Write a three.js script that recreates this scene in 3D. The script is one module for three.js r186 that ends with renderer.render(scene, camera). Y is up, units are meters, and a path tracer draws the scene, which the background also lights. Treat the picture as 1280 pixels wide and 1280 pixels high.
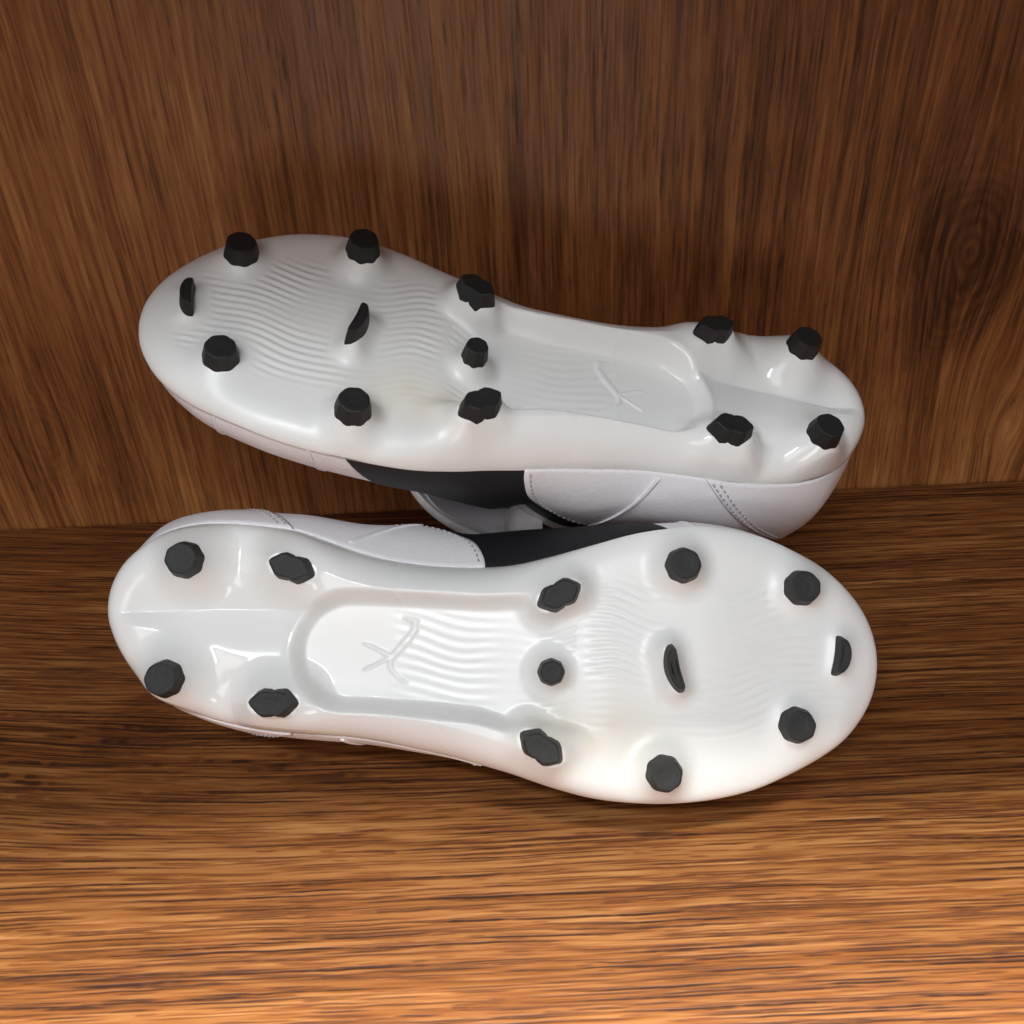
import * as THREE from 'three';
import { mergeGeometries, toCreasedNormals } from 'three/addons/utils/BufferGeometryUtils.js';
import { RectAreaLightUniformsLib } from 'three/addons/lights/RectAreaLightUniformsLib.js';

// ------------------------------------------------------------------ camera, lamps, exposure
const scene = new THREE.Scene();
const renderer = new THREE.WebGLRenderer({ antialias: true });
renderer.toneMapping = THREE.LinearToneMapping;
renderer.toneMappingExposure = 1.12;
renderer.shadowMap.enabled = true;
scene.background = new THREE.Color().setRGB(0.05, 0.047, 0.045);      // the dim room beyond the cabinet

const camera = new THREE.PerspectiveCamera(53.5, 1, 0.02, 20);
camera.position.set(0, 0.3298, 0.4974);
camera.rotation.order = 'YXZ';
camera.rotation.set(-34 * Math.PI / 180, 0, -2.8 * Math.PI / 180);

RectAreaLightUniformsLib.init();
function lamp(color, intensity, w, h, pos, at) {
  const l = new THREE.RectAreaLight(color, intensity, w, h);
  l.position.set(...pos); l.lookAt(...at); scene.add(l); return l;
}
// warm ceiling lamp in front of the cabinet: reaches only the front of the shelf, past the edge of the shelf above
lamp(new THREE.Color(1.0, 0.975, 0.88), 215, 0.5, 0.26, [0.05, 1.7, 0.735], [0.05, 0, 0.735]);
// soft light of the room in front, low
lamp(new THREE.Color(1.0, 0.95, 0.96), 3.0, 1.2, 0.45, [-0.20, 1.0, 1.36], [-0.02, 0.1, 0.15]);
// bright surface near the floor of the room: throws the soft shadow of the upper boot up the back panel
lamp(new THREE.Color(1.0, 0.93, 0.87), 5.6, 0.36, 0.24, [-0.06, 0.13, 1.30], [-0.02, 0.12, 0.15]);
// long cool tube out in the room; the shelf above cuts it off from the back panel and the rear edge of the upper boot
lamp(new THREE.Color(0.88, 0.96, 1.0), 84, 1.0, 0.06, [-0.30, 1.55, 1.26], [0, 0.15, 0.15]);

// ------------------------------------------------------------------ helpers
const names = {};
function numbered(n) { names[n] = (names[n] ?? -1) + 1; return names[n] ? `${n}_${String(names[n]).padStart(3, '0')}` : n; }
function part(name, geometry, material, parent) {
  const m = new THREE.Mesh(geometry, material); m.name = name; m.castShadow = m.receiveShadow = true; parent.add(m); return m;
}
const clamp = (x, a = 0, b = 1) => Math.min(b, Math.max(a, x));
const lerp = (a, b, t) => a + (b - a) * t;
const smooth = (a, b, x) => { const t = clamp((x - a) / (b - a)); return t * t * (3 - 2 * t); };
function curve(knots) {                                   // monotone-ish cubic through [x, y] knots
  const n = knots.length, X = knots.map((k) => k[0]), Y = knots.map((k) => k[1]);
  const m = X.map((_, i) => {
    if (i === 0 || i === n - 1) return 0;
    const a = (Y[i] - Y[i - 1]) / (X[i] - X[i - 1]), b = (Y[i + 1] - Y[i]) / (X[i + 1] - X[i]);
    return a * b <= 0 ? 0 : 2 * a * b / (a + b);
  });
  return (x) => {
    if (x <= X[0]) return Y[0]; if (x >= X[n - 1]) return Y[n - 1];
    let i = 0; while (x > X[i + 1]) i++;
    const h = X[i + 1] - X[i], t = (x - X[i]) / h, t2 = t * t, t3 = t2 * t;
    return (2 * t3 - 3 * t2 + 1) * Y[i] + (t3 - 2 * t2 + t) * h * m[i] + (3 * t2 - 2 * t3) * Y[i + 1] + (t3 - t2) * h * m[i + 1];
  };
}
function hash(x, y, s) { let h = Math.imul(x, 374761393) ^ Math.imul(y, 668265263) ^ Math.imul(s, 1274126177); h = Math.imul(h ^ (h >>> 13), 1274126177); return ((h ^ (h >>> 16)) >>> 0) / 4294967296; }
function noise(x, y, s = 0) {
  const xi = Math.floor(x), yi = Math.floor(y), fx = x - xi, fy = y - yi, u = fx * fx * (3 - 2 * fx), v = fy * fy * (3 - 2 * fy);
  return lerp(lerp(hash(xi, yi, s), hash(xi + 1, yi, s), u), lerp(hash(xi, yi + 1, s), hash(xi + 1, yi + 1, s), u), v);
}
function fbm(x, y, s, o = 4) { let a = 0, w = 0.5, t = 0; for (let i = 0; i < o; i++) { a += w * noise(x, y, s + i * 17); t += w; x *= 2.03; y *= 2.03; w *= 0.5; } return a / t; }
function texture(data, w, h, srgb) {
  const t = new THREE.DataTexture(data, w, h, THREE.RGBAFormat, THREE.UnsignedByteType);
  t.wrapS = t.wrapT = THREE.RepeatWrapping; t.magFilter = THREE.LinearFilter; t.minFilter = THREE.LinearMipmapLinearFilter; t.generateMipmaps = true;
  if (srgb) t.colorSpace = THREE.SRGBColorSpace; t.needsUpdate = true; return t;
}

// ------------------------------------------------------------------ oak boards
// s runs along the grain and t across it, in metres
function oak({ W, H, along, across, seed, knots = [], light, mid, dark, sm, dashes, alongIsX, sweep = 0, bands = 0.30, soft = 0.22, fib = 0.24, wide = 0.30, wander = 0.012, paintedLight = () => 0 }) {
  const shift = (s, t0) => {                               // how far the grain has wandered sideways
    let d = wander * (fbm(s * 2.6, t0 * 5, seed, 2) - 0.5) + 0.0009 * (noise(s * 20, t0 * 60, seed + 3) - 0.5) + sweep * Math.max(0, 0.31 - s) ** 2 * smooth(0.27, 0.20, t0);
    for (const [ks, kt, r, amt] of knots) { const ds = (s - ks) / 2, dt = t0 - kt, q = Math.hypot(ds, dt) + 1e-5; d -= amt * dt / (q + 0.3 * r) * r * Math.exp(-((q / r) ** 2) * 0.45); }
    return d;
  };
  const deep = new Float32Array(W * H);
  let rs = seed * 7919; const rnd = () => hash(++rs, seed, 5);
  for (const [count, l0, l1, w0, w1, strength, ragged, where] of dashes) for (let i = 0; i < count; i++) {
    let s0 = rnd() * along, T = rnd() * across, L = lerp(l0, l1, rnd() ** 1.6), wd = lerp(w0, w1, rnd()), k = strength * lerp(0.45, 1, rnd());
    if (where) { s0 = lerp(where[0], where[1], rnd()); T = lerp(where[2], where[3], rnd()) + shift(s0, lerp(where[2], where[3], 0.5)); }
    const px = (alongIsX ? W : H) / along, pt = (alongIsX ? H : W) / across, n = Math.max(2, Math.ceil(L * px)); let t = T;
    for (let j = 0; j <= n; j++) {
      const s = s0 + j / px; if (s >= along) break;
      if (j % 4 === 0 || j === 0) t = T - shift(s, t);
      const x = j / n, taper = Math.min(1, 4 * x, 3 * (1 - x)) * lerp(1, noise(s * 260, T * 900, seed + 19) * 1.5, ragged), half = wd * (0.5 + 0.5 * taper) * pt / 2, a = k * clamp(taper), c = t * pt + (noise(s * 120, T * 700, seed + 23) - 0.5) * 1.4;
      for (let q = Math.floor(c - half - 1); q <= Math.ceil(c + half + 1); q++) {
        const f = clamp(half + 0.7 - Math.abs(q + 0.5 - c)); if (f <= 0) continue;
        const tt = alongIsX ? H : W, qq = ((q % tt) + tt) % tt, is = Math.floor(s * px), o = alongIsX ? qq * W + Math.min(W - 1, is) : Math.min(H - 1, is) * W + qq;
        deep[o] = Math.max(deep[o], a * f);
      }
    }
  }
  const col = new Uint8Array(W * H * 4), bmp = new Uint8Array(W * H * 4), rgh = new Uint8Array(W * H * 4);
  for (let j = 0; j < H; j++) for (let i = 0; i < W; i++) {
    const s = alongIsX ? (i / W) * along : (j / H) * along, t0 = alongIsX ? (j / H) * across : (i / W) * across;
    const tt = t0 + shift(s, t0);
    let heartAndShade = 0;  // knot hearts, and on the back panel its painted shade
    for (const [ks, kt, r, amt, shade] of knots) { const q = Math.hypot((s - ks) / 1.5, t0 - kt) * (1 + 0.7 * (fbm(s * 45, t0 * 45, seed + 9, 2) - 0.5)); heartAndShade += shade * Math.exp(-((q / r) ** 2)) * (amt > 0.15 ? 0.85 + 0.15 * Math.sin(q * 1300) : 1); }
    const broad = fbm(tt * 20, s * 1.2, seed + 21, 3), band = fbm(tt * 105, s * 3 * sm, seed + 33, 2);
    const fibre = noise(tt * 900, s * 15 * sm, seed + 41), fibre2 = noise(tt * 420, s * 7 * sm, seed + 43), fine = noise(tt * 1700, s * 70, seed + 55), fleck = smooth(0.66, 0.86, noise(tt * 330, s * 22 * sm, seed + 57));
    const pit = deep[j * W + i];
    let k = 0.54 + wide * (broad - 0.5) + bands * (band - 0.5) + fib * (fibre - 0.5) + soft * (fibre2 - 0.5) + 0.18 * (fine - 0.5) + 0.07 * fleck - pit - heartAndShade * 0.5 + paintedLight(s, t0);
    k = clamp(k);
    const o = (j * W + i) * 4, hgt = clamp(0.72 - 0.75 * pit + 0.20 * (fibre - 0.5) + 0.12 * (fine - 0.5));
    for (let q = 0; q < 3; q++) {
      col[o + q] = k < 0.5 ? lerp(dark[q], mid[q], k * 2) : lerp(mid[q], light[q], k * 2 - 1); bmp[o + q] = hgt * 255;
      rgh[o + q] = 255 * clamp(0.44 + 0.4 * pit + 0.16 * (fibre - 0.5) + 0.12 * (broad - 0.5));
    }
    col[o + 3] = bmp[o + 3] = rgh[o + 3] = 255;
  }
  return new THREE.MeshPhysicalMaterial({ map: texture(col, W, H, true), bumpMap: texture(bmp, W, H), bumpScale: 0.00030, roughnessMap: texture(rgh, W, H), roughness: 1, specularIntensity: 0.7 });
}
const woodTones = { light: [206, 156, 98], mid: [122, 72, 34], dark: [48, 22, 8] };
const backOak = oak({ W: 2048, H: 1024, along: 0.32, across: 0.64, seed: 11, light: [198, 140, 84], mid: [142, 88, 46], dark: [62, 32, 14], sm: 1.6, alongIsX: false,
  dashes: [[5200, 0.010, 0.045, 0.0004, 0.0009, 0.16, 0.3], [1500, 0.012, 0.06, 0.0006, 0.0013, 0.24, 0.4], [5000, 0.008, 0.03, 0.0004, 0.0010, -0.13, 0.3]],
  knots: [[0.160, 0.560, 0.030, 0.42, 0.85], [0.057, 0.604, 0.010, 0.6, -0.25], [0.080, 0.062, 0.028, 0.18, 0.42], [0.21, 0.55, 0.11, 0, 0.32], [0.09, 0.595, 0.03, 0.25, -0.15]],  // the widest entry is no knot: it paints shade on the right side
  paintedLight: (s, t) => 0.15 * smooth(0.30, 0.05, t) * smooth(0.12, 0.25, s) });  // lighter upper left: light and sheen painted into the wood colour
const shelfOak = oak({ W: 2048, H: 1024, along: 0.64, across: 0.32, seed: 47, ...woodTones, sm: 0.8, alongIsX: true, sweep: 0.28, bands: 0.13, soft: 0.09, fib: 0.13, wide: 0.18, wander: 0.006,
  dashes: [[3600, 0.015, 0.09, 0.0003, 0.0006, 0.46, 0.15], [620, 0.03, 0.15, 0.0005, 0.0009, 0.66, 0.3], [5000, 0.008, 0.04, 0.0003, 0.0006, 0.26, 0.2], [900, 0.02, 0.08, 0.0006, 0.0014, -0.12, 0.3], [40, 0.02, 0.07, 0.0014, 0.0028, 0.50, 0.9, [0.05, 0.22, 0.145, 0.205]]],
  knots: [[0.15, 0.165, 0.016, 0.2, 0.4]] });
const edgeOak = shelfOak;

// board: a box whose six faces carry uv in metres divided by the texture's size
function board(x0, x1, y0, y1, z0, z1, su, sv, face) {
  const g = new THREE.BoxGeometry(x1 - x0, y1 - y0, z1 - z0); g.translate((x0 + x1) / 2, (y0 + y1) / 2, (z0 + z1) / 2);
  const p = g.attributes.position, uv = g.attributes.uv, n = g.attributes.normal;
  for (let i = 0; i < p.count; i++) {
    const x = p.getX(i), y = p.getY(i), z = p.getZ(i);
    if (face === 'vertical') uv.setXY(i, (Math.abs(n.getX(i)) > 0.5 ? z : x) / su + 0.5, (y + (Math.abs(n.getY(i)) > 0.5 ? z : 0) + 0.02) / sv);
    else uv.setXY(i, (Math.abs(n.getX(i)) > 0.5 ? z : x) / su + 0.5, (Math.abs(n.getY(i)) > 0.5 ? z : y + 0.4) / sv);
  }
  return g;
}
function structure(name, g, m) { const o = part(name, g, m, scene); o.userData.kind = 'structure'; return o; }
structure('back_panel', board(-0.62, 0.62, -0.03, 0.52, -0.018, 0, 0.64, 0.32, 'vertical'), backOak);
structure('shelf', board(-0.62, 0.62, -0.022, 0, 0.0018, 0.44, 0.64, 0.32, 'flat'), shelfOak);
structure('upper_shelf', board(-0.62, 0.62, 0.505, 0.525, 0.0005, 0.405, 0.64, 0.32, 'flat'), edgeOak);

// ------------------------------------------------------------------ football boots (millimetres: u heel to toe, v to the inner side, n out of the sole)
const OUTLINE = [[-167.9, 13.7], [-167.3, 24], [-163, 33.4], [-155.9, 40.4], [-146, 46.4], [-133.7, 49.4], [-121.2, 49.9], [-108.6, 49], [-96, 47.3], [-83.1, 43.2], [-70.3, 38.8], [-57.6, 35.6], [-41.8, 33.5], [-26.1, 32.9], [-10.6, 33.7], [4.8, 37], [20, 41.2], [35.3, 45.5], [47.5, 47.6], [59.7, 48.7], [72, 47.8], [84.2, 45.2], [96.3, 40.3], [108.2, 33.3], [116.9, 25.2], [123.2, 16.1], [126.8, 5.7], [127.4, -4.7], [125.1, -15.1], [120.5, -23.9], [113.7, -32.1], [103.7, -39.4], [91.7, -45.5], [78.6, -50.4], [64.1, -53.6], [49.5, -55], [34.8, -55], [20, -53.6], [5.1, -50.1], [-10, -45.4], [-22.2, -42.1], [-34.5, -38.9], [-46.8, -36.4], [-59.1, -34], [-71.4, -32.3], [-83.7, -31.5], [-96, -30.7], [-108.6, -29.4], [-121.2, -27.1], [-134, -23.3], [-145.3, -18.2], [-153.9, -11.5], [-160.6, -3.2], [-165.3, 5.4]];
const ring = new THREE.CatmullRomCurve3(OUTLINE.map(([u, v]) => new THREE.Vector3(u + 2.6 * smooth(85, 127, u), v, 0)), true, 'centripetal').getPoints(432);
ring.pop();
let iHeel = 0, iToe = 0;
ring.forEach((p, i) => { if (p.x < ring[iHeel].x) iHeel = i; if (p.x > ring[iToe].x) iToe = i; });
const walk = (a, b, d) => { const o = []; for (let i = a; ; i = (i + d + ring.length) % ring.length) { o.push(ring[i]); if (i === b) return o; } };
function sideOf(list) { return (u) => { let a = 0, b = list.length - 1; if (u <= list[0].x) return list[0].y; if (u >= list[b].x) return list[b].y; while (b - a > 1) { const m = (a + b) >> 1; if (list[m].x <= u) a = m; else b = m; } return lerp(list[a].y, list[b].y, (u - list[a].x) / (list[b].x - list[a].x || 1)); }; }
const vMedial = sideOf(walk(iHeel, iToe, 1)), vLateral = sideOf(walk(iHeel, iToe, -1));
const U0 = ring[iHeel].x, U1 = ring[iToe].x;
const eMedial = curve([[-170, -24], [-150, -22.5], [-120, -23], [-90, -23.5], [-50, -21], [-20, -19.5], [0, -16], [20, -12.5], [50, -10.5], [80, -12], [105, -16], [130, -20]]);
const eLateral = curve([[-170, -24.5], [-150, -26], [-120, -24.5], [-90, -22.5], [-50, -22.5], [-20, -21.5], [0, -19.5], [20, -17], [50, -14.5], [80, -15], [105, -19], [130, -20]]);
function edgeDistance(u, v) {
  let best = 1e9;
  for (let i = 0; i < ring.length; i++) {
    const a = ring[i], b = ring[(i + 1) % ring.length];
    const ax = u - a.x, ay = v - a.y; if (Math.min(Math.abs(ax), Math.abs(ay)) > best + 4) continue;
    const dx = b.x - a.x, dy = b.y - a.y, t = clamp((ax * dx + ay * dy) / (dx * dx + dy * dy)), q = (ax - t * dx) ** 2 + (ay - t * dy) ** 2;
    if (q < best * best) best = Math.sqrt(q);
  }
  return best;
}
// studs: [u, v, tip height, kind, turn in degrees, size]
const STUDS = [[-133.3, 33.8, -1.4, 'round', 10, 7], [-138.7, -10.3, -2.5, 'round', 0, 7], [-93.1, 31, -1, 'bow', -17, 9.8], [-98.1, -18.8, -1.8, 'bow', 0, 10], [6.8, 21.2, 3.7, 'bow', 28, 9.6], [0.3, -33.6, 4, 'bow', -33, 9.8], [4.1, -6.8, 0.8, 'round', 0, 5], [52.7, 32.6, 4.5, 'round', 0, 6.6], [45, -42.8, 1.9, 'round', 12, 6.7], [48.6, -5.4, 2.6, 'blade', 103, 9], [98.1, 25, -2.4, 'round', 20, 6.7], [95, -25.6, -4, 'round', 5, 6.7], [112.7, -0.3, -6.1, 'blade', 260, 7.6]].map(([u, v, h, ...r]) => [u, v, h + 2.5, ...r]);
const STUD_H = 6.6;
const plateau = curve([[-170, -14.5], [-120, -14], [-98, -12.5], [-85, -7.5], [-72, -5.2], [-54, -4.6], [-28, -3], [-8, -3.2], [8, -4.4], [22, -6.6], [60, -6.6], [95, -9.5], [112, -11.5], [130, -14.5]]);
const floorOf = curve([[-95, -18.5], [-74, -17.5], [-50, -15.5], [-20, -13], [0, -11.5], [15, -9], [32, -6.6]]);
const wave = curve([[-60, 4], [-48, 2], [-25, -3], [0, -3], [15, 0], [25, 0], [46, -7], [70, -5], [95, 2], [120, 3]]);
const MARK = [   // a leaping cat in relief: strokes with half widths
  [[-47.9, 10.7, 0.5], [-48.3, 12.6, 0.9], [-47.3, 12, 1.3], [-47.5, 8.5, 1.6], [-50.4, 4.5, 2.0], [-54.6, -0.2, 1.7], [-56.8, -3, 1.3], [-56.4, -6.2, 0.8], [-53.4, -9.5, 0.7], [-50.4, -11.5, 0.6]],
  [[-57, -1.4, 1.1], [-61.4, 1, 0.7], [-66.5, 3.2, 0.6]], [[-57.4, -2.4, 1.1], [-62.2, -4.6, 0.7], [-66.8, -6.8, 0.6]], [[-47.6, 11.6, 0.8], [-51.2, 13.2, 0.6]]];
function markHeight(u, v) {
  if (u < -70 || u > -44 || v < -15 || v > 16) return 0;
  let best = 0;
  for (const s of MARK) for (let i = 0; i + 1 < s.length; i++) {
    const [ax, ay, ar] = s[i], [bx, by, br] = s[i + 1], dx = bx - ax, dy = by - ay, t = clamp(((u - ax) * dx + (v - ay) * dy) / (dx * dx + dy * dy));
    const d = Math.hypot(u - ax - t * dx, v - ay - t * dy), r = lerp(ar, br, t) * 0.78;
    best = Math.max(best, 1 - smooth(r * 0.45, r * 1.25, d));
  }
  return best;
}
function soleHeight(u, v, t) {                             // t from -1 (outer edge) to 1 (inner edge)
  const d = edgeDistance(u, v), e = lerp(eLateral(u), eMedial(u), t * 0.5 + 0.5);
  const R = 12, x = clamp(d / R), rounded = Math.sqrt(1 - (1 - x) ** 2.2);
  const slope = smooth(-95, -70, u) * smooth(20, -15, u);
  let top = plateau(u) + (u > 20 ? lerp(smooth(20, 40, u) * -1.2 * (t < 0 ? -t : 0), 0, smooth(80, 100, u)) : 0);
  // heel: valley with a crisp crease on the inner side
  if (u < -78) {
    const wide = lerp(5, 25, smooth(-162, -84, u)), crease = 16 - 1.5 * smooth(-120, -160, u), q = (crease - v) / wide;
    const fade = smooth(-166, -148, u) * smooth(-78, -90, u);
    if (q > 0) top -= 4.0 * fade * Math.pow(clamp(1 - q), 1.4); else top -= 4.0 * fade * Math.pow(clamp(1 - (v - crease) / 15), 1.4);
    const q2 = clamp(1 - Math.abs(u + 116) / 13); top -= 1.6 * q2 * q2 * fade * smooth(14, 24, Math.abs(v - 9));
  }
  // waist channel with a rounded end towards the heel
  const vc = curveC(u), w = widthC(u);
  let sd = Math.abs(v - vc) - w;
  if (u < -72) sd = Math.hypot((u + 72) * 1.0, v - 0.5) - 17.5;
  const cut = (1 - smooth(-0.5, 6.2, sd)) * (1 - smooth(4, 30, u));
  let n = lerp(e, top, lerp(rounded, lerp(rounded, x, 0.35), slope));
  n = lerp(n, Math.min(n, floorOf(u)), cut);
  // stud bases
  let keep = 1;
  for (const [su, sv, tip, kind, turn, size] of STUDS) {
    const a = turn * Math.PI / 180, pu = (u - su) * Math.cos(a) + (v - sv) * Math.sin(a), pv = -(u - su) * Math.sin(a) + (v - sv) * Math.cos(a);
    if (Math.abs(pu) > 30 || Math.abs(pv) > 30) continue;
    let r;
    if (kind === 'round') r = Math.hypot(pu, pv) - size + 0.5;
    else { const hw = kind === 'bow' ? 4.4 : 2.7, l = size - hw; r = Math.hypot(Math.max(0, Math.abs(pu) - l), pv) - hw + 0.2; }
    const heel = u < -70, reach = kind === 'round' ? (size < 6 ? 9 : heel ? 13 : 10) : kind === 'bow' ? (heel ? 13 : 9) : 8.5;
    const k = clamp(1 - r / reach), h = tip - STUD_H + 0.5;
    const b = r < 0 ? 1 : Math.pow(k, heel ? 1.9 : 2.6) * smooth(0, 4, d + 1.5);
    if (h > n) n = lerp(n, h, b);
    keep *= 1 - (1 - smooth(4, 10, r));
  }
  // moulded ribs
  if (u > -62 && u < 124) {
    const inChannel = u < 14 ? 1 - smooth(-3, 0.5, sd) : smooth(14, 22, u);
    const pitch = u < -6 ? 4.0 : 2.7, p = (v - wave(u) + 1.6 * (noise(u * 0.06, v * 0.08, 91) - 0.5)) / lerp(4.0, 3.3, smooth(-14, 4, u));
    const patch = u < 0 ? smooth(-60, -46, u) * smooth(-8, -30, u) + 0.35 * smooth(-14, -4, u) : (0.2 + 0.8 * smooth(0.26, 0.50, noise(u * 0.05 + 3, v * 0.06 + 7, 5)));
    const edge = smooth(9, 17, d) * (u > 14 ? smooth(34, 22, Math.abs(v - (-2))) : 1) * smooth(122, 112, u);
    const wv = Math.sin(p * Math.PI * 2);
    n += lerp(0.10, 0.25, smooth(-5, 20, u)) * wv * keep * inChannel * patch * edge;
  }
  n += 0.6 * markHeight(u, v);
  return n;
}
const curveC = curve([[-72, 0.5], [-50, -0.3], [-25, -2], [-5, -4.5], [20, -6]]);
const widthC = curve([[-72, 17.5], [-50, 17.6], [-25, 18], [-5, 20.5], [8, 19], [30, 22]]);

function sheet(nu, nv, point, mirror, flip, uvOf) {        // grid of points in mm -> geometry in metres
  const P = new Float32Array((nu + 1) * (nv + 1) * 3), UV = new Float32Array((nu + 1) * (nv + 1) * 2), I = [];
  for (let i = 0; i <= nu; i++) for (let j = 0; j <= nv; j++) {
    const p = point(i / nu, j / nv), k = i * (nv + 1) + j;
    P.set([p[0] * mirror / 1000, p[1] / 1000, p[2] / 1000], k * 3);
    const q = uvOf ? uvOf(p, i / nu, j / nv) : [p[0] / 1000, (p[1] - p[2]) / 1000]; UV.set(q, k * 2);
    if (i < nu && j < nv) { const a = k, b = k + nv + 1, c = b + 1, d = k + 1; if ((mirror < 0) !== !!flip) I.push(a, c, b, a, d, c); else I.push(a, b, c, a, c, d); }
  }
  const g = new THREE.BufferGeometry();
  g.setAttribute('position', new THREE.BufferAttribute(P, 3)); g.setAttribute('uv', new THREE.BufferAttribute(UV, 2)); g.setIndex(I); g.computeVertexNormals();
  return g;
}
// ---- upper
const shrink = 0.985, UC = -20;
const heightOf = curve([[-168, 72], [-150, 73], [-120, 66], [-85, 62], [-45, 73], [-15, 68], [8, 58], [20, 53], [50, 48], [80, 42], [100, 36], [115, 29], [124, 22], [128, 15]]);
const collarOf = curve([[-168, 0], [-163, 11], [-145, 20], [-105, 26], [-60, 25], [-38, 17], [-20, 4], [-10, 0]]);
const bulgeM = curve([[-168, 4], [-150, 16], [-110, 16], [-80, 22], [-40, 36], [-10, 34], [20, 22], [50, 10], [90, 7], [128, 2]]);
const bulgeL = curve([[-168, 4], [-150, 14], [-110, 14], [-60, 15], [-20, 10], [20, 4], [60, 4], [90, 6], [128, 2]]);
let LEAN = 0;
function upperPoint(u0, side, s, off = 0) {
  const f = (uu, ss) => {
    const u = clamp(uu, U0 + 0.01, U1 - 0.01), vm = vMedial(u), vl = vLateral(u), c = (vm + vl) / 2, half = (vm - vl) / 2 * shrink;
    const us = UC + (u - UC) * shrink, e = (side > 0 ? eMedial(u) : eLateral(u)) + 0.6;
    const wf = clamp(half / 26), H = heightOf(u) * lerp(1, Math.sqrt(wf), smooth(90, 118, u)), cw = collarOf(u);
    const top = c * 0.35 + 3.5, ve = c + side * half, b = (side > 0 ? bulgeM(u) : bulgeL(u)) * wf;
    const open = smooth(0, 14, cw), w2 = lerp(half * 0.66, cw + 5, open), d2 = lerp(1.0, 0.72, open) * H;
    const p0 = ve, p1 = ve + side * b, p2 = top + side * w2, p3 = top + side * cw, a = 1 - ss;
    const v = a * a * a * p0 + 3 * a * a * ss * p1 + 3 * a * ss * ss * p2 + ss * ss * ss * p3;
    const dep = 3 * a * a * ss * 0.40 * H + 3 * a * ss * ss * d2 + ss * ss * ss * H;
    const back = smooth(-120, -168, u) * 10 * Math.sin(Math.PI * clamp(dep / 74)) * (1 - 0.5 * dep / 74);
    return [us - back * 0.55 + 7 * smooth(-130, -168, u) * smooth(20, 74, dep), v + LEAN * dep, e - dep];
  };
  const p = f(u0, s);
  if (!off) return p;
  const du = 0.8, ds = 0.012, a = f(u0 + du, s), a0 = f(u0 - du, s), b = f(u0, Math.min(1, s + ds)), b0 = f(u0, Math.max(0, s - ds));
  const n = new THREE.Vector3(a[0] - a0[0], a[1] - a0[1], a[2] - a0[2]).cross(new THREE.Vector3(b[0] - b0[0], b[1] - b0[1], b[2] - b0[2])).normalize().multiplyScalar(side * off);
  return [p[0] + n.x, p[1] + n.y, p[2] + n.z];
}
const station = (x, k = 0) => U0 + (U1 - U0) * (1 - Math.cos(Math.PI * x)) / 2;
// a panel lying on the upper: bounded by uA(s) and uB(s), with its edges turned down onto the leather
function panel(side, s0, s1, uA, uB, off, mirror, nu = 60, nv = 30, dome = 0) {
  return sheet(nu + 2, nv + 2, (x, y) => {
    const i = Math.round(x * (nu + 2)), j = Math.round(y * (nv + 2)), rim = i === 0 || j === 0 || i === nu + 2 || j === nv + 2;
    const a = clamp((i - 1) / nu), b = clamp((j - 1) / nv), s = lerp(s0, s1, b);
    return upperPoint(lerp(uA(s), uB(s), a), side, s, rim ? -0.3 : off);
  }, mirror, side < 0);
}
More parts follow.
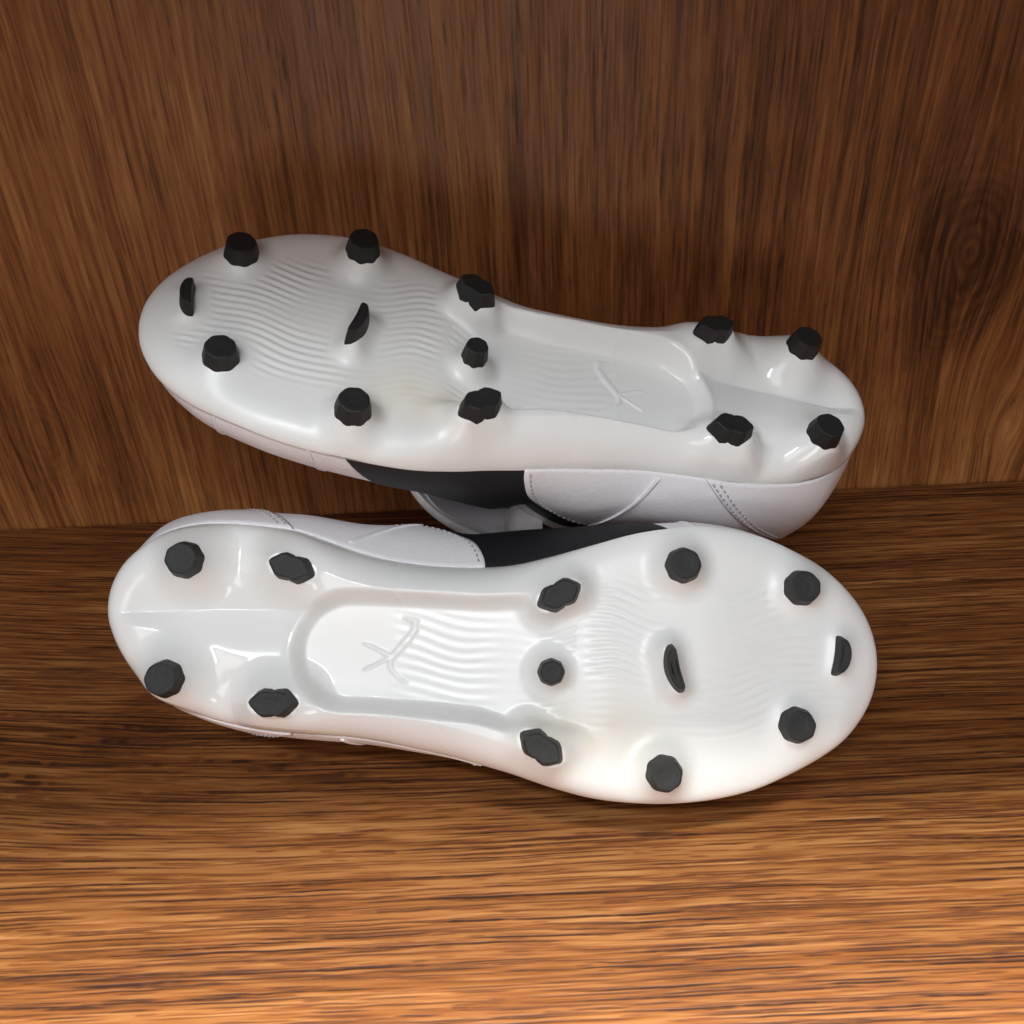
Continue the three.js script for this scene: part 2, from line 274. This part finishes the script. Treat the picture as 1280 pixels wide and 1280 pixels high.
// ---- studs
function studGeometry(kind, size, mirror) {
  let pts = [];
  const N = 40;
  if (kind === 'round') for (let i = 0; i < N; i++) { const a = i / N * Math.PI * 2, r = size * (1 + 0.022 * Math.cos(8 * a)); pts.push([r * Math.cos(a), r * Math.sin(a)]); }
  else if (kind === 'bow') {
    const k = [[-1, 0.02], [-0.46, 0.54], [0, 0.50], [0.54, 0.54], [1, -0.02], [0.48, -0.54], [0.05, -0.50], [-0.46, -0.54]].map(([x, y]) => [x * size, y * size]);
    for (let i = 0; i < 8; i++) { const p = k[i], a = k[(i + 7) % 8], b = k[(i + 1) % 8]; for (const t of [-0.22, 0, 0.22]) { const q = t < 0 ? a : b, m = Math.abs(t); const w = t === 0 ? 0.94 : 1; pts.push([lerp(p[0], q[0], m) * w, lerp(p[1], q[1], m) * w]); } }
    pts.reverse();
  } else {
    for (let i = 0; i < N; i++) { const a = i / N * Math.PI * 2, x = Math.cos(a) * size, y = Math.sign(Math.sin(a)) * Math.pow(Math.abs(Math.sin(a)), 0.6) * 2.6; pts.push([x, y + 0.5 - 1.6 * (x / size) ** 2]); }
  }
  let area = 0; pts.forEach((p, i) => { const q = pts[(i + 1) % pts.length]; area += p[0] * q[1] - q[0] * p[1]; });
  if (area < 0) pts.reverse();
  const levels = [[-2.2, 1.02], [0, 1.0], [0.5, 0.995], [STUD_H - 1.1, 0.85], [STUD_H - 0.35, 0.82], [STUD_H, 0.74]], P = [], I = [], M = pts.length;
  for (const [z, sc] of levels) for (const [x, y] of pts) P.push(x * sc * mirror / 1000, y * sc / 1000, z / 1000);
  for (let l = 0; l + 1 < levels.length; l++) for (let i = 0; i < M; i++) { const a = l * M + i, b = l * M + (i + 1) % M, c = a + M, d = b + M; I.push(a, b, d, a, d, c); }
  // tip face: two planes meeting in a shallow ridge
  const base = (levels.length - 1) * M;
  for (let k = 1; k <= 3; k++) { const sc = 0.74 * (1 - k / 3.2); for (const [x, y] of pts) P.push(x * sc * mirror / 1000, y * sc / 1000, (STUD_H + (k === 1 ? -0.05 : k === 2 ? -0.55 : -0.6)) / 1000); for (let i = 0; i < M; i++) { const a = base + (k - 1) * M + i, b = base + (k - 1) * M + (i + 1) % M; I.push(a, b, b + M, a, b + M, a + M); } }
  P.push(0, 0, (STUD_H - 0.6) / 1000); const last = base + 3 * M; for (let i = 0; i < M; i++) I.push(last + i, last + (i + 1) % M, P.length / 3 - 1);
  if (mirror < 0) for (let i = 0; i < I.length; i += 3) [I[i + 1], I[i + 2]] = [I[i + 2], I[i + 1]];
  const g = new THREE.BufferGeometry(); g.setAttribute('position', new THREE.Float32BufferAttribute(P, 3)); g.setIndex(I);
  g.setAttribute('uv', new THREE.Float32BufferAttribute(new Float32Array(P.length / 3 * 2).map((_, i) => P[Math.floor(i / 2) * 3 + i % 2]), 2));
  return toCreasedNormals(g, 0.5);
}
// ---- materials
function grainMaps(size, seed, cell) {
  const b = new Uint8Array(size * size * 4);
  for (let j = 0; j < size; j++) for (let i = 0; i < size; i++) {
    const per = (x, y, n, s) => { const xi = Math.floor(x), yi = Math.floor(y), fx = x - xi, fy = y - yi, w = (a) => ((a % n) + n) % n, u = fx * fx * (3 - 2 * fx), v = fy * fy * (3 - 2 * fy); return lerp(lerp(hash(w(xi), w(yi), s), hash(w(xi + 1), w(yi), s), u), lerp(hash(w(xi), w(yi + 1), s), hash(w(xi + 1), w(yi + 1), s), u), v); };
    const h = 0.6 * per(i / size * cell, j / size * cell, cell, seed) + 0.4 * per(i / size * cell * 3, j / size * cell * 3, cell * 3, seed + 5), o = (j * size + i) * 4;
    b[o] = b[o + 1] = b[o + 2] = 255 * h; b[o + 3] = 255;
  }
  return b;
}
const leatherBump = texture(grainMaps(512, 3, 48), 512, 512); leatherBump.repeat.set(25, 25);
const rubberBump = texture(grainMaps(256, 9, 40), 256, 256); rubberBump.repeat.set(60, 60);
const glossData = new Uint8Array(512 * 256 * 4);
for (let j = 0; j < 256; j++) for (let i = 0; i < 512; i++) {
  const u = i / 512 * 0.32 - 0.176, y = j / 256 * 0.16, wear = smooth(-0.005, 0.035, u), o = (j * 512 + i) * 4;
  const scratch = smooth(0.80, 0.92, noise(u * 90 + y * 500, y * 60 - u * 420, 31)) * 0.10;
  glossData[o] = glossData[o + 1] = glossData[o + 2] = 255 * clamp(lerp(lerp(0.13, 0.30, smooth(-0.066, -0.052, u)), 0.34, wear) + 0.10 * (fbm(u * 60, y * 60, 12, 3) - 0.5) + scratch * (0.3 + wear)); glossData[o + 3] = 255;
}
const gloss = texture(glossData, 512, 256); gloss.repeat.set(1 / 0.32, 1 / 0.16); gloss.offset.set(0.55, 0.5);
const plastic = new THREE.MeshPhysicalMaterial({ color: new THREE.Color().setRGB(0.83, 0.828, 0.812), roughness: 1, roughnessMap: gloss, vertexColors: true });
const leather = new THREE.MeshPhysicalMaterial({ color: new THREE.Color().setRGB(0.80, 0.775, 0.80), roughness: 0.48, bumpMap: leatherBump, bumpScale: 0.00012 });
const brightenedLeather = new THREE.MeshPhysicalMaterial({ color: new THREE.Color().setRGB(0.90, 0.89, 0.89), roughness: 0.6, bumpMap: leatherBump, bumpScale: 0.00012 });  // lighter than the other leather, to lift the tongue out of its shade
const blackLeather = new THREE.MeshPhysicalMaterial({ color: new THREE.Color().setRGB(0.012, 0.011, 0.013), roughness: 0.6, specularIntensity: 0.6, bumpMap: leatherBump, bumpScale: 0.00012 });
const rubber = new THREE.MeshPhysicalMaterial({ color: new THREE.Color().setRGB(0.013, 0.0125, 0.012), roughness: 0.6, specularIntensity: 0.85, bumpMap: rubberBump, bumpScale: 0.0001 });
const textile = new THREE.MeshStandardMaterial({ color: new THREE.Color().setRGB(0.62, 0.61, 0.65), roughness: 0.9, bumpMap: rubberBump, bumpScale: 0.0002 });
const shadedThread = new THREE.MeshStandardMaterial({ color: new THREE.Color().setRGB(0.40, 0.37, 0.38), roughness: 0.7 });  // colour darkened to stand in for the shade of the stitch holes

function soleGeometry(mirror) {
  const NU = 560, NV = 210;
  const g = sheet(NU, NV, (x, y) => {
    const u = station(x), t = Math.sin(Math.PI * (y - 0.5)), v = lerp(vLateral(u), vMedial(u), t * 0.5 + 0.5);
    return [u, v, soleHeight(u, v, t)];
  }, mirror, false);
  const rim = sheet(ring.length, 3, (x, y) => {
    const p = ring[Math.round(x * ring.length) % ring.length], a = vMedial(p.x), b = vLateral(p.x), t = a - b < 0.5 ? 0.5 : clamp((p.y - b) / (a - b));
    const e = lerp(eLateral(p.x), eMedial(p.x), t), k = [0, 0.35, 0.8, 1][Math.round(y * 3)];
    const q = 1 - 0.030 * k * k, cx = clamp(p.x, -120, 80);
    return [cx + (p.x - cx) * q, (a + b) / 2 + (p.y - (a + b) / 2) * q, e - 2.2 * k];
  }, mirror, false);
  const out = mergeGeometries([g, rim]), p = out.attributes.position, c = new Float32Array(p.count * 3);
  for (let i = 0; i < p.count; i++) {                      // faint scuffs and a yellowed patch under the ball of the foot
    const u = p.getX(i) * 1000 * mirror, v = p.getY(i) * 1000;
    const s = Math.exp(-(((u - 22) / 22) ** 2 + ((v + 28) / 12) ** 2)) * (0.6 + 0.8 * noise(u * 0.15, v * 0.2, 4)) * 0.8, w = 0.03 * (fbm(u * 0.05, v * 0.05, 77, 3) - 0.5);
    c[i * 3] = 1 - 0.06 * s + w; c[i * 3 + 1] = 1 - 0.13 * s + w; c[i * 3 + 2] = 1 - 0.26 * s + w;
  }
  out.setAttribute('color', new THREE.BufferAttribute(c, 3));
  return out;
}
function stitchRow(side, path, mirror, off) {              // path: (k) -> [u, s]; short raised threads
  const parts = [], up = new THREE.Vector3(), q = new THREE.Quaternion();
  let len = 0, prev = null; const pts = [];
  for (let i = 0; i <= 200; i++) { const [u, s] = path(i / 200), p = upperPoint(u, side, s, off), w = new THREE.Vector3(p[0] * mirror / 1000, p[1] / 1000, p[2] / 1000); if (prev) len += w.distanceTo(prev); pts.push([len, w]); prev = w; }
  for (let d = 0.0004; d < len - 0.002; d += 0.0030) {
    const find = (x) => { let i = 0; while (i < 199 && pts[i + 1][0] < x) i++; return pts[i][1].clone().lerp(pts[i + 1][1], (x - pts[i][0]) / (pts[i + 1][0] - pts[i][0] || 1)); };
    const a = find(d), b = find(d + 0.0010), g = new THREE.CapsuleGeometry(0.00042, a.distanceTo(b), 3, 6);
    g.applyQuaternion(q.setFromUnitVectors(up.set(0, 1, 0), b.clone().sub(a).normalize())); g.translate(...a.add(b).multiplyScalar(0.5).toArray()); parts.push(g);
  }
  return mergeGeometries(parts);
}
/*DEBUG*/
function boot(label, mirror, matrix, lean) {
  LEAN = lean;
  const o = new THREE.Group(); o.name = numbered('football_boot'); scene.add(o);
  o.applyMatrix4(matrix); o.userData = { label, category: 'football boot' };
  // upper, lining
  part('upper', mergeGeometries([-1, 1].map((side) => sheet(120, 40, (x, y) => upperPoint(station(x), side, y), mirror, side < 0))), leather, o);
  const rimIn = (u, side, y) => {                          // rolls over the collar and down inside
    const p = upperPoint(u, side, 1), c = upperPoint(u, -side, 1), mid = (p[1] + c[1]) / 2, cw = collarOf(u), th = Math.min(5, cw * 0.7);
    const a = clamp(y / 0.4) * Math.PI, b = clamp((y - 0.4) / 0.6);
    const v = p[1] - side * (th / 2) * (1 - Math.cos(a)), n = p[2] - Math.sin(a) * th * 0.5 + b * (heightOf(u) * 0.85);
    return [p[0] + (u < -150 ? th * 0.5 * (1 - Math.cos(a)) * smooth(-150, -168, u) : 0), lerp(v, v + side * 4 * b, 1), n];
  };
  part('lining', mergeGeometries([-1, 1].map((side) => sheet(60, 20, (x, y) => rimIn(lerp(U0 + 0.4, -22, x), side, y), mirror, side < 0))), textile, o);
  part('insole', sheet(60, 8, (x, y) => { const u = lerp(U0 + 6, U1 - 10, x); return [u, lerp(vLateral(u), vMedial(u), lerp(0.1, 0.9, y)), lerp(eLateral(u), eMedial(u), y) - 5]; }, mirror, true), textile, o);
  // side panels: black stripe, white rear quarter over it, heel counter on top
  for (const side of [-1, 1]) {
    const S = side < 0 ? SHAPES.lateral : SHAPES.medial;
    part('side_stripe', panel(side, 0.0, S.stripeTop, S.stripeFront, S.stripeBack, 0.45, mirror, 70, 40), blackLeather, o);
    part('rear_quarter', panel(side, 0.0, S.quarterTop, S.quarterBack, S.quarterFront, 0.85, mirror, 60, 40), leather, o);
    part('heel_counter', panel(side, 0.0, S.counterTop, () => U0 + 0.02, S.counterFront, 1.35, mirror, 50, 40), leather, o);
    part('piping', panel(side, S.pipe[0], S.pipe[1], (s) => S.pipeAt(s) - 0.9, (s) => S.pipeAt(s) + 0.9, 1.5, mirror, 4, 40), leather, o);
    for (const inset of [2.2, 5.4]) part('stitching', stitchRow(side, (k) => { const q = lerp(0.02, S.counterTop - 0.06, k); return [S.counterFront(q) - inset, q]; }, mirror, 1.45), shadedThread, o).userData.kind = 'stuff';
    part('stitching', stitchRow(side, (k) => { const q = lerp(0.02, S.quarterTop - 0.03, k); return [S.quarterFront(q) - 2.4, q]; }, mirror, 0.95), shadedThread, o).userData.kind = 'stuff';
    for (const [c, k] of [[60, 16], [96, 6]]) part('vamp_seam', panel(side, 0.02, 0.62, (s) => c - k * s - 0.6, (s) => c - k * s + 0.6, 0.45, mirror, 4, 30), leather, o);
  }
  // folded tongue over the laces
  const flap = (x, y, under) => {
    const u = lerp(-44, 26, x), wv = 34 * Math.pow(clamp(1 - ((x - 0.42) / 0.60) ** 4), 0.5) * (x > 0.42 ? 1 : 1), a = upperPoint(clamp(u, -30, 40), 1, 1), b = upperPoint(clamp(u, -30, 40), -1, 1), q = y * 2 - 1;
    return [u, (a[1] + b[1]) / 2 + wv * q, (a[2] + b[2]) / 2 - (under ? 4.0 : 10.0) + 5 * q * q - 3 * Math.sin(Math.PI * x)];
  };
  part('tongue', mergeGeometries([sheet(40, 24, (x, y) => flap(x, y, false), mirror, true), sheet(40, 24, (x, y) => flap(x, y, true), mirror, false), ...[0, 1].map((e) => sheet(40, 2, (x, y) => { const a = flap(x, e, false), b = flap(x, e, true); return [lerp(a[0], b[0], y), lerp(a[1], b[1], y) + (e ? 1 : -1) * 1.2 * Math.sin(Math.PI * y), lerp(a[2], b[2], y)]; }, mirror, e === 0))]), brightenedLeather, o);
  const fold = (x, y, up) => { const p = flap(lerp(0.30, 0.98, x), y * 0.62, true); return [p[0] - 3, p[1] - 1.5, p[2] + (up ? 4.6 : 2.4) + 2.2 * Math.sin(x * 7 + y * 3)]; };
  part('tongue_lining', mergeGeometries([sheet(30, 16, (x, y) => fold(x, y, true), mirror, false), sheet(30, 16, (x, y) => fold(x, y, false), mirror, true), sheet(30, 1, (x, y) => fold(x, 0, y > 0.5), mirror, false)]), textile, o);
  for (let k = 0; k < 3; k++) {
    const pts = []; for (let i = 0; i <= 16; i++) { const q = i / 8 - 1, u = -22 + 15 * k + 2 * q, a = upperPoint(u, q < 0 ? -1 : 1, 1 - Math.abs(q) * 0.34, 1.8); pts.push(new THREE.Vector3(a[0] * mirror / 1000, a[1] / 1000, a[2] / 1000)); }
    part('lace', new THREE.TubeGeometry(new THREE.CatmullRomCurve3(pts), 40, 0.0021, 8), textile, o);
  }
  // sole and studs
  part('sole_plate', soleGeometry(mirror), plastic, o);
  for (const [u, v, tip, kind, turn, size] of STUDS) {
    const m = part('stud', studGeometry(kind, size, mirror), rubber, o);
    m.position.set(u * mirror / 1000, v / 1000, (tip - STUD_H) / 1000); m.rotation.z = turn * mirror * Math.PI / 180;
  }
  return o;
}
const SHAPES = {
  lateral: {
    stripeTop: 0.82, stripeFront: () => -74, stripeBack: (s) => 47 - 46 * s,
    quarterTop: 0.70, quarterFront: curve([[0, -21.5], [0.12, -24], [0.3, -32], [0.45, -45], [0.56, -58], [0.7, -76]]), quarterBack: () => -142,
    counterFront: (s) => -95 - 88 * s, counterTop: 0.74, pipe: [0.03, 0.56], pipeAt: (s) => -77 + 32 * s,
  },
  medial: {
    stripeTop: 0.82, stripeFront: () => -74, stripeBack: (s) => 50 - 46 * s,
    quarterTop: 0.66, quarterFront: curve([[0, -21], [0.1, -24.5], [0.2, -34], [0.3, -50], [0.45, -68], [0.66, -84]]), quarterBack: () => -142,
    counterFront: (s) => -98 - 70 * s, counterTop: 0.9, pipe: [0.03, 0.32], pipeAt: (s) => -78 + 90 * s,
  },
};
const LOWER = new THREE.Matrix4().set(0.99842, 0.05541, 0.00896, 0.00785, -0.04712, 0.74065, 0.67024, 0.07876, 0.0305, -0.6696, 0.74209, 0.21845, 0, 0, 0, 1);
const UPPER = new THREE.Matrix4().set(0.96783, 0.10852, 0.22702, -0.00587, -0.25155, 0.39614, 0.88306, 0.16816, 0.0059, -0.91175, 0.4107, 0.13943, 0, 0, 0, 1);
boot('white boot in front on the shelf, sole facing out, toe at right', 1, LOWER, 0.14);
boot('white boot behind and above the other, toe at left, black side stripe showing', -1, UPPER, 0.0);

scene.traverse((o) => { if (o.isMesh) o.castShadow = o.receiveShadow = true; });
renderer.render(scene, camera);
